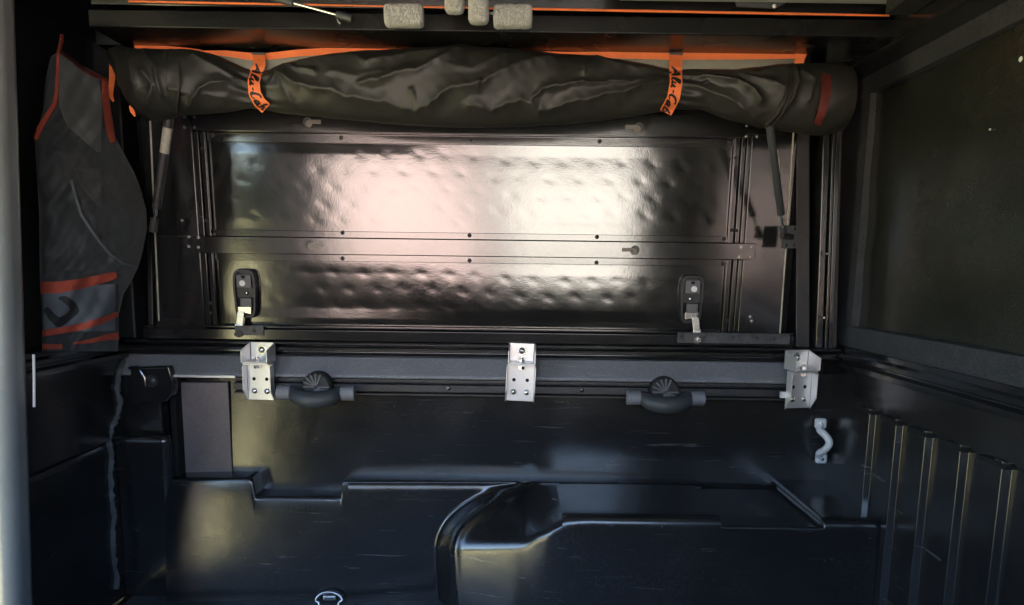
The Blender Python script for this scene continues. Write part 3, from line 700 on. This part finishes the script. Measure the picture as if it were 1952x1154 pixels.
jit = 3.5*np.sin(PXg*.11+PYg*.07)+2*np.sin(PXg*.23-PYg*.19)
for pl, am, wd in folds:
    dm = np.full_like(PXg, 1e9)
    for (x0,y0),(x1,y1) in zip(pl[:-1], pl[1:]):
        dx, dy = x1-x0, y1-y0; tt = np.clip(((PXg-x0)*dx+(PYg-y0)*dy)/(dx*dx+dy*dy), 0, 1)
        dm = np.minimum(dm, np.hypot(PXg-(x0+tt*dx)+jit*.25, PYg-(y0+tt*dy)+jit*.35))
    fld = np.maximum(fld, am*1.25*np.exp(-(dm/(wd*.85))**1.0)) + .25*am*np.exp(-(dm/(wd*1.3))**1.0)
front = np.clip(np.cos(AN)*1.6, 0, 1)
fld = 1.15*fld*front - 3.5*front
for s0 in (492, 1286):
    g = np.exp(-((PXg-s0)/42.)**2)
    fld = fld*(1-g) + g*(-7 + 2.2*np.sin(AN*11 + (PXg-s0)*.05)*np.clip(np.abs(PXg-s0)/16, 0, 1))
fld += .5*np.sin(PXg*.06+AN*3)+.35*np.sin(PXg*.13-AN*7+2)
sc_ = DC/FPX
rolld = M(); rows = []
for i in range(NS):
    c = P(pxs[i], cy[i], DC); r = rp[i]*sc_
    rows.append([c + Vector((0, -math.cos(a)*(r*.95+fld[i,j]*.001), math.sin(a)*(r+fld[i,j]*.001*.5))) for j, a in enumerate(ang)])
    rows[-1].append(rows[-1][0])
rolld.grid(rows); rolld.f.append([NA-j for j in range(NA)]); rolld.f.append([(NS-1)*(NA+1)+j for j in range(NA)])
roll = thing('rolled_side_wall', 'rolled up dark olive fabric wall held by two orange straps above the hatch', 'fabric roll', tuple(P(900,170,DC)))
obj('roll', rolld, PVC, roll, smooth=180)
def rollD(px, py, lift=.004):
    c = np.interp(px, pxs, cy); r = np.interp(px, pxs, rp); y = max(-.97, min(.97, (c-py)/r))
    return DC - r*sc_*.95*math.sqrt(1-y*y) - lift
def ribbon(pts, wpx, Df, th=.0015, sub=6):           # band following a picked line, lying on depth Df(px,py)
    s = M(); fine = []
    ws = wpx if hasattr(wpx,'__len__') else [wpx]*len(pts)
    for i in range(len(pts)-1):
        for k in range(sub):
            t = k/sub; fine.append((pts[i][0]*(1-t)+pts[i+1][0]*t, pts[i][1]*(1-t)+pts[i+1][1]*t, ws[i]*(1-t)+ws[i+1]*t))
    fine.append((*pts[-1], ws[-1]))
    fr = []; bk = []
    for i, (x, y, w_) in enumerate(fine):
        x0,y0,_ = fine[max(0,i-1)]; x1,y1,_ = fine[min(len(fine)-1,i+1)]
        l = math.hypot(x1-x0,y1-y0); nx, ny = -(y1-y0)/l, (x1-x0)/l
        row = []; rb = []
        for k in (-.5,-.25,0,.25,.5):
            X_, Y_ = x+nx*w_*k, y+ny*w_*k; q = P(X_, Y_, Df(X_,Y_)); row.append(q); rb.append(q+Vector((0,th,0)))
        fr.append(row+rb[::-1]+[row[0]])
    s.grid(fr)
    nc = len(fr[0]); s.f.append(list(range(nc-1))); s.f.append([(len(fr)-1)*nc+k for k in range(nc-1)][::-1])
    return s
# canvas flap and orange trim behind the roll
DT = 1.285
flap = M()
for part in (([(382,99),(430,104),(478,110),(507,110),(632,99),(785,97)], [(382,150),(430,150),(478,160),(507,160),(632,140),(785,130)]),
             ([(1004,102),(1160,106),(1277,110),(1399,108),(1525,104)], [(1004,135),(1160,150),(1277,160),(1399,165),(1520,160)])):
    flap.grid([[P(x,y,DT+.002) for x,y in part[0]], [P(x,y,DT+.002) for x,y in part[1]]])
obj('canvas_flap', flap, MESH, roll, solid=.002)
tr = [([(256,90),(300,91),(338,93),(360,96),(382,98)],[9,8,7,8,7]), ([(382,99),(430,102),(478,108),(493,109)],[5,11,14,14]), ([(493,109),(507,108),(570,101),(632,97.5),(700,96.5),(785,97)],[14,13,13,13,11,9]),
      ([(785,94.5),(830,95),(866,96.5)],[3,2.5,1.5]), ([(939,97.5),(1004,101.5),(1080,104),(1160,105),(1277,107.5),(1399,106.5),(1480,105.5),(1535,104)],[1,7,10,12,13,14,14,14])]
for p_, w_ in tr: obj('trim', ribbon(p_, w_, lambda x,y: DT), ORANGE, roll)
obj('trim', ribbon([(1527,99),(1525,112),(1521,130)], [26,18,16], lambda x,y: DT-.0016), ORANGE, roll)
for pts_, rr_ in (([(1501,129),(1503,150),(1498,184),(1484,215),(1461,240)],.0032),([(1509,129),(1511,150),(1506,186),(1492,217),(1470,241)],.0018),([(334,95),(341,120),(342,160),(337,214)],.0016)):
    obj('seam_cord', M().tube([P(x,y,rollD(x,y,.0025)) for x,y in np.array([np.interp(np.linspace(0,len(pts_)-1,24), range(len(pts_)), [q[i_] for q in pts_]) for i_ in (0,1)]).T], rr_, 8), PVCD, roll)
# straps with lettering
LET = [[(0,.05),(.18,.5),(.36,1)],[(.36,1),(.42,.5),(.50,0)],[(.08,.36),(.3,.42),(.52,.38)],
 [(.66,.15),(.84,.65),(.86,.95),(.76,.95),(.68,.55),(.68,.12),(.78,.02),(.9,.18)],
 [(.96,.52),(.93,.15),(1.0,.02),(1.1,.15),(1.2,.5)],[(1.2,.5),(1.17,.15),(1.23,.02),(1.33,.12)],
 [(1.42,.33),(1.62,.38)],
 [(2.12,.82),(2.08,.98),(1.95,.9),(1.8,.6),(1.74,.25),(1.82,.02),(1.98,.02),(2.12,.22)],
 [(2.46,.46),(2.34,.52),(2.24,.3),(2.24,.06),(2.34,.04),(2.44,.3),(2.48,.48),(2.44,.12),(2.52,.02),(2.6,.12)],
 [(2.78,.98),(2.70,.5),(2.66,.04)],[(2.68,.2),(2.80,.48),(2.9,.36),(2.86,.1),(2.74,.0),(2.66,.06)]]
LW = 2.95
def strap(pts, wd, t0, t1, lab=None):
    st = obj('strap', ribbon(pts, wd, lambda x,y: rollD(x,y,.0035) if y > 128 else DT-.004-(max(0,y-104)/24.)*(DT-.004-rollD(x,128,.0035)), th=.0012, sub=10), ORANGE, roll, label=lab)
    # arc-length parametrisation of the picked line
    L_ = [0]
    for a,b in zip(pts[:-1],pts[1:]): L_.append(L_[-1]+math.hypot(b[0]-a[0],b[1]-a[1]))
    def at(s_, t_):
        xx = np.interp(s_, L_, [p[0] for p in pts]); yy = np.interp(s_, L_, [p[1] for p in pts])
        e = 2.0; xa = np.interp(s_-e, L_, [p[0] for p in pts]); ya = np.interp(s_-e, L_, [p[1] for p in pts]); xb = np.interp(s_+e, L_, [p[0] for p in pts]); yb2 = np.interp(s_+e, L_, [p[1] for p in pts])
        l = math.hypot(xb-xa,yb2-ya) or 1; nx, ny = (yb2-ya)/l, -(xb-xa)/l
        X_, Y_ = xx+nx*t_, yy+ny*t_; return P(X_, Y_, rollD(X_,Y_,.0040))
    s = M()
    for k_, str_ in enumerate(LET):
        fine = []
        for a,b in zip(str_[:-1],str_[1:]):
            for k in range(5): fine.append((a[0]+(b[0]-a[0])*k/5, a[1]+(b[1]-a[1])*k/5))
        fine.append(str_[-1]); rows = []
        for i,(x,y) in enumerate(fine):
            x0,y0 = fine[max(0,i-1)]; x1,y1 = fine[min(len(fine)-1,i+1)]; l = math.hypot(x1-x0,y1-y0) or 1
            tt = i/(len(fine)-1); hw = .070*(.75+.5*math.sin(math.pi*min(1,tt*1.1)))
            nx, ny = -(y1-y0)/l*hw, (x1-x0)/l*hw*1.1
            S = lambda X_,Y_: at(t0+(t1-t0)*(X_+.12*Y_)/LW, (Y_-.5)*wd*.74)
            rows.append([S(x-nx,y-ny), S(x+nx,y+ny)])
        s.grid(rows)
    obj('lettering', s, INK, st) if False else obj('lettering', s, INK, st)
    return st
strap([(493,103),(495,122),(488,138),(483.5,156),(485,177),(494,195),(507,207)], 23, 21, 112)
strap([(1289,102),(1288,129),(1289,158),(1284,187),(1269,215)], 24, 25, 117)
for x_ in (493,1289): obj('strap_buckle', ribbon([(x_-13,102),(x_+13,103)], 4, lambda x,y: DT-.006), GREYP, roll)
obj('trim', ribbon([(1575,133),(1576,160),(1573,190),(1567,215),(1558,238)], [16,18,18,16,14], lambda x,y: rollD(x,y,.010)), RUST, roll, label='dark red band round the right end of the roll')
obj('trim', ribbon([(247,202),(252,212),(257,222)], [3,8,3], lambda x,y: 1.21), ORANGE, roll)
obj('trim', ribbon([(212,100),(225,135),(240,170),(250,205)], 2, lambda x,y: rollD(x,y,.002)), PVCD, roll)
obj('end_flap', ribbon([(222,93),(228,120),(240,160),(250,196)], [22,26,22,10], lambda x,y: rollD(x,y,.006)), PVCD, roll)

# ================================================================== HANGING BAG
bL = [(98,112),(110,96),(150,87),(210,82),(265,66),(300,68),(400,74),(540,76),(600,79),(672,80)]
bR = [(98,118),(125,155),(150,204),(210,212),(262,220),(300,240),(330,256),(360,268),(400,279),(440,280),(480,272),(510,263),(545,246),(560,236),(600,226),(640,227),(672,224)]
def bagbase(px): return 1.158 + (px-70)/210.*.175
def bagD(px, py, lift=0):
    l = np.interp(py,[a for a,_ in bL],[b for _,b in bL]); r = np.interp(py,[a for a,_ in bR],[b for _,b in bR])
    t = min(1,max(0,(px-l)/(r-l+1e-6))); amp = .018 if py < 270 else (.018+.032*min(1,(py-270)/120.) if py < 520 else .045)
    if py > 560: amp = .045-.02*min(1,(py-560)/100)
    wr = .006*math.sin(px*.07+py*.033+.8*math.sin(py*.02))+.005*math.sin(px*.035-py*.051+1.0)+.0028*math.sin(px*.16+py*.11+math.sin(py*.05))+.0016*abs(math.sin(px*.11-py*.07))
    # diagonal fold
    d = (px-(125+(py-320)*.55)); fo = .010*math.exp(-(d/9.)**2)*(1 if 290 < py < 515 else 0)*min(1,(515-py)/40. if py > 475 else 1)
    return bagbase(px) - amp*math.sin(math.pi*t)**.6 - wr*min(1,4*t*(1-t)) - fo - lift
bag = thing('hanging_bag', 'charcoal cloth storage bag with orange trim hanging in the left corner', 'bag', tuple(P(160,300,1.2)))
rows = []; back_ = []
for py_ in np.linspace(98,670,150):
    l = np.interp(py_,[a for a,_ in bL],[b for _,b in bL]); r = np.interp(py_,[a for a,_ in bR],[b for _,b in bR])
    rows.append([P(x,py_,bagD(x,py_)) for x in np.linspace(l,r,60)] + [P(x,py_,bagbase(x)+.006) for x in np.linspace(r,l,12)])
    rows[-1].append(rows[-1][0])
s = M().grid(rows); nc = len(rows[0]); s.f.append(list(range(nc-1))); s.f.append([149*nc+k for k in range(nc-1)][::-1])
obj('bag_body', s, BAG, bag, smooth=70)
def patch(name, Ls, Rs, mt, lift, y0, y1, ny=40, nx=24, label=None):
    rows = []
    for y in np.linspace(y0,y1,ny):
        l = np.interp(y,[a for a,_ in Ls],[b for _,b in Ls]); r = np.interp(y,[a for a,_ in Rs],[b for _,b in Rs])
        rows.append([P(x,y,bagD(x,y,lift)) for x in np.linspace(l,r,nx)])
    return obj(name, M().grid(rows), mt, bag, smooth=180, solid=.0012, label=label)
patch('mesh_window', [(102,113),(200,112),(240,128),(290,185)], [(102,114),(150,190),(200,196),(250,194),(290,192)], BAGM, .004, 102, 290)
patch('mesh_window', [(322,142),(350,152),(380,176),(397,190)], [(322,190),(350,193),(397,194)], BAGL, .003, 322, 397)
patch('grey_panel', [(540,78),(640,80)], [(540,224),(640,224)], BAGG, .003, 542, 632)
def bagrib(pts, w_, mt, lift=.006, name='trim', label=None): return obj(name, ribbon(pts, w_, lambda x,y: bagD(x,y,lift)), mt, bag, label=label)
bagrib([(118,66),(117,78),(111,96),(109,140),(107,180),(103,200),(90,220),(75,245),(67,266)], [6,7,5,5,6,8,9,10,8], RED)
bagrib([(115,99),(135,113),(160,133),(185,146),(203,152)], [6,7,7,7,7], RUST)
bagrib([(198,150),(200,180),(204,215),(209,245),(215,272)], [9,12,13,14,8], RED)
bagrib([(214,122),(213,150),(210,180),(216,194)], [11,11,9,3], ORANGE, .004)
bagrib([(77,549),(110,548),(150,542),(190,533),(222,524)], [22,22,19,17,13], RED)
bagrib([(80,636),(120,630),(160,622),(195,611),(224,599)], [12,12,13,12,9], RED)
bagrib([(80,661),(100,661),(118,661)], [10,9,8], RED); bagrib([(140,655),(175,650),(200,644),(226,640)], [3,8,10,14], RED)
bagrib([(86,588),(98,604),(112,616),(128,606),(143,592),(136,580),(122,570),(112,568)], [10,14,17,14,15,14,12,4], EMB, .0048, 'printed_emblem')
obj('drawcord', M().tube([P(x,y,bagD(x,y,.006)) for x,y in ((136,345),(146,380),(155,410),(172,435),(190,462),(210,485),(235,503),(262,508))], .0022, 6), BAGG, bag)
obj('hang_loop', M().tube([P(117,66,1.185),P(117,82,1.185),P(112,100,1.185)], .002, 6), RED, bag)

# ================================================================== STAINLESS BRACKETS
def plate(pts, ex, y): return M().prism([(x,y,z) for x,z in pts], (0,ex,0))
brk = thing('clamp_bracket', 'middle stainless clamp bracket, straight on, at the centre of the bed rail', 'bracket', (0,0,0), 'stainless clamp brackets on the bed rail')
W = .0255
lo = M()
lo.box(-W,W,-.004,-.001,-.072,-.004)
obj('lower_plate', lo, STEEL, brk, local=True, bevel=.0008)
for sx in (-1,1):
    s = M().prism([(sx*W,-.004,-.003),(sx*W,-.021,-.006),(sx*W,-.021,-.052),(sx*W,-.004,-.074)], (sx*.002,0,0))
    obj('side_flange', s, STEEL, brk, local=True, bevel=.0006)
obj('shelf', M().box(-W,W,-.022,-.001,-.004,-.001), STEEL, brk, local=True, bevel=.0006)
u = M().box(-W+.002,W-.002,-.028,.010,.0,.0025); obj('upper_tray', u, STEEL, brk, local=True, bevel=.0007)
for sx in (-1,1):
    s = M().prism([(sx*(W-.002),-.028,.001),(sx*(W-.002),-.028,.024),(sx*(W-.002),.010,.036),(sx*(W-.002),.010,.001)], (sx*.002,0,0))
    obj('tray_wall', s, STEEL, brk, local=True, bevel=.0006)
obj('tray_back', M().box(-W+.003,W-.003,.008,.0105,.0025,.036), STEEL, brk, local=True, bevel=.0006)
obj('washer', M().tube([(0,.008,.022),(0,.0065,.022)], .0095, 22), ZINC, brk, local=True)
obj('bolt', M().dome((0,.0065,.022),(0,-1,0),.006,.005), ZINC, brk, local=True)
obj('vertical_bolt', M().tube([(0,-.014,-.010),(0,-.014,.012)], .0035, 12), ZINC, brk, local=True)
obj('nut', M().tube([(0,-.014,-.010),(0,-.014,-.004)], .0068, 6), ZINC, brk, local=True)
obj('nut', M().tube([(0,-.014,.0028),(0,-.014,.0078)], .0068, 6), ZINC, brk, local=True)
for sx in (-1,1):
    obj('hole_shade', M().tube([(sx*.0125,-.0044,-.032),(sx*.0125,-.0038,-.032)], .0034, 14), FLAT_BLACK, brk, local=True)  # black disc on the plate, painted shade instead of an opening
    bo = obj('button_bolt', M().dome((sx*.0125,-.004,-.055),(0,-1,0),.0058,.004,16), ZINC, brk, local=True)
b0 = P(994,692,1.385); brk.location = b0; brk.rotation_euler = (0, math.radians(2), 0)
bL_ = copy_tree(brk, P(497,690,1.385), 'left stainless clamp bracket, beside the left knob cleat', rotz=math.radians(-7)); 
bR_ = copy_tree(brk, P(1523,705,1.375), 'right stainless clamp bracket, at the corner below the long striker plate', rotz=math.radians(14))
obj('clamp_tab', M().box(-.038,-.026,-.006,.0,-.052,-.040), STEEL, bR_, local=True, bevel=.001)

# ================================================================== TIE DOWN CLEATS
cl = thing('tie_down_cleat', 'left grey knob cleat on the track, next to the left clamp bracket', 'cleat', (0,0,0), 'knob cleats on the track')
kb = M().tube([(0,.012,.006),(0,-.008,.006),(0,-.012,.006)], [.0275,.0275,.023], 28)
obj('knob', kb, RUB, cl, local=True, bevel=.001)
for k in range(8):
    a = math.pi*k/8
    if k == 0: rb0 = obj('knob_rib', M().box(-.025,.025,-.0145,-.011,-.0015,.0015), LATCHG, cl, local=True, bevel=.0006); rb0.location = (0,0,.006); rb_ = rb0
    elif k < 6: rb_ = dupobj(rb0, cl, (0,0,.006)); rb_.rotation_euler = (0, a, 0)
th_ = [(-.070,-.012,-.005),(-.050,-.013,-.005),(-.040,-.015,-.006),(-.030,-.026,-.011),(-.015,-.032,-.014),(0,-.034,-.015),(.015,-.032,-.014),(.030,-.026,-.011),(.040,-.015,-.006),(.050,-.013,-.005),(.070,-.012,-.005)]
rd_ = [.0125,.0128,.0130,.0150,.0158,.0160,.0158,.0150,.0130,.0128,.0125]
def cat(pts, k=6):
    out = []; q = [Vector(p) for p in pts]
    for i in range(len(q)-1):
        p0,p1,p2,p3 = q[max(0,i-1)],q[i],q[i+1],q[min(len(q)-1,i+2)]
        for j in range(k):
            t = j/k; out.append(.5*((2*p1)+(p2-p0)*t+(2*p0-5*p1+4*p2-p3)*t*t+(3*p1-p0-3*p2+p3)*t**3))
    out.append(q[-1]); return out
cp = cat(th_, 4); cr = list(np.interp(np.linspace(0,1,len(cp)), np.linspace(0,1,len(rd_)), rd_))
obj('horn_bar', M().tube(cp, cr, 20), GREYP, cl, local=True, bevel=.002)
for sx in (-1,1): obj('grip_sleeve', M().tube([(sx*.072,-.012,-.005),(sx*.046,-.013,-.005)], .0138, 20), BAND, cl, local=True, bevel=.002)
cl.location = P(606,742,1.375)
c2 = copy_tree(cl, P(1266,752,1.375), 'right grey knob cleat on the track, between middle and right brackets')

# ================================================================== WHITE HANDLE, FLOOR RING
hd = thing('lashing_handle', 'white painted lashing handle screwed upright to the side wall', 'handle', tuple(P(1565,840,1.43)))
hp = [(1563,812),(1563,820),(1570,827),(1579,838),(1580,848),(1572,858),(1562,864),(1563,872)]
dd = [1.428,1.420,1.405,1.395,1.395,1.405,1.420,1.428]
obj('handle_bar', M().tube(cat([P(x,y,d) for (x,y),d in zip(hp,dd)],5), .0068, 14), WHITE, hd)
for (x_,y_) in ((1564,808),(1565,874)):
    c = P(x_,y_,1.43); obj('mounting_pad', M().box(c.x-.011,c.x+.011,c.y-.006,c.y+.006,c.z-.010,c.z+.011), WHITE, hd, bevel=.005, seg=4)
    obj('screw', M().dome(c+Vector((0,-.006,0)),(0,-1,0),.004,.0015), ZINC, hd)
rg = thing('floor_lashing_ring', 'chrome lashing ring lying on the bed floor at the lower edge', 'ring', tuple(P(630,1140,1.36)))
c = P(630,1140,1.36)
obj('ring', M().tube([c+Vector((.026*math.cos(a)*(1.0 if math.sin(a)>0 else .75),-.012+.005*math.sin(a),.018*math.sin(a)-.003)) for a in np.linspace(0,2*math.pi,40)], .0032, 10), ZINC, rg)
obj('ring_mount', M().box(c.x-.014,c.x+.014,c.y-.01,c.y+.012,ZF+.004,ZF+.016), ZINC, rg, bevel=.004)
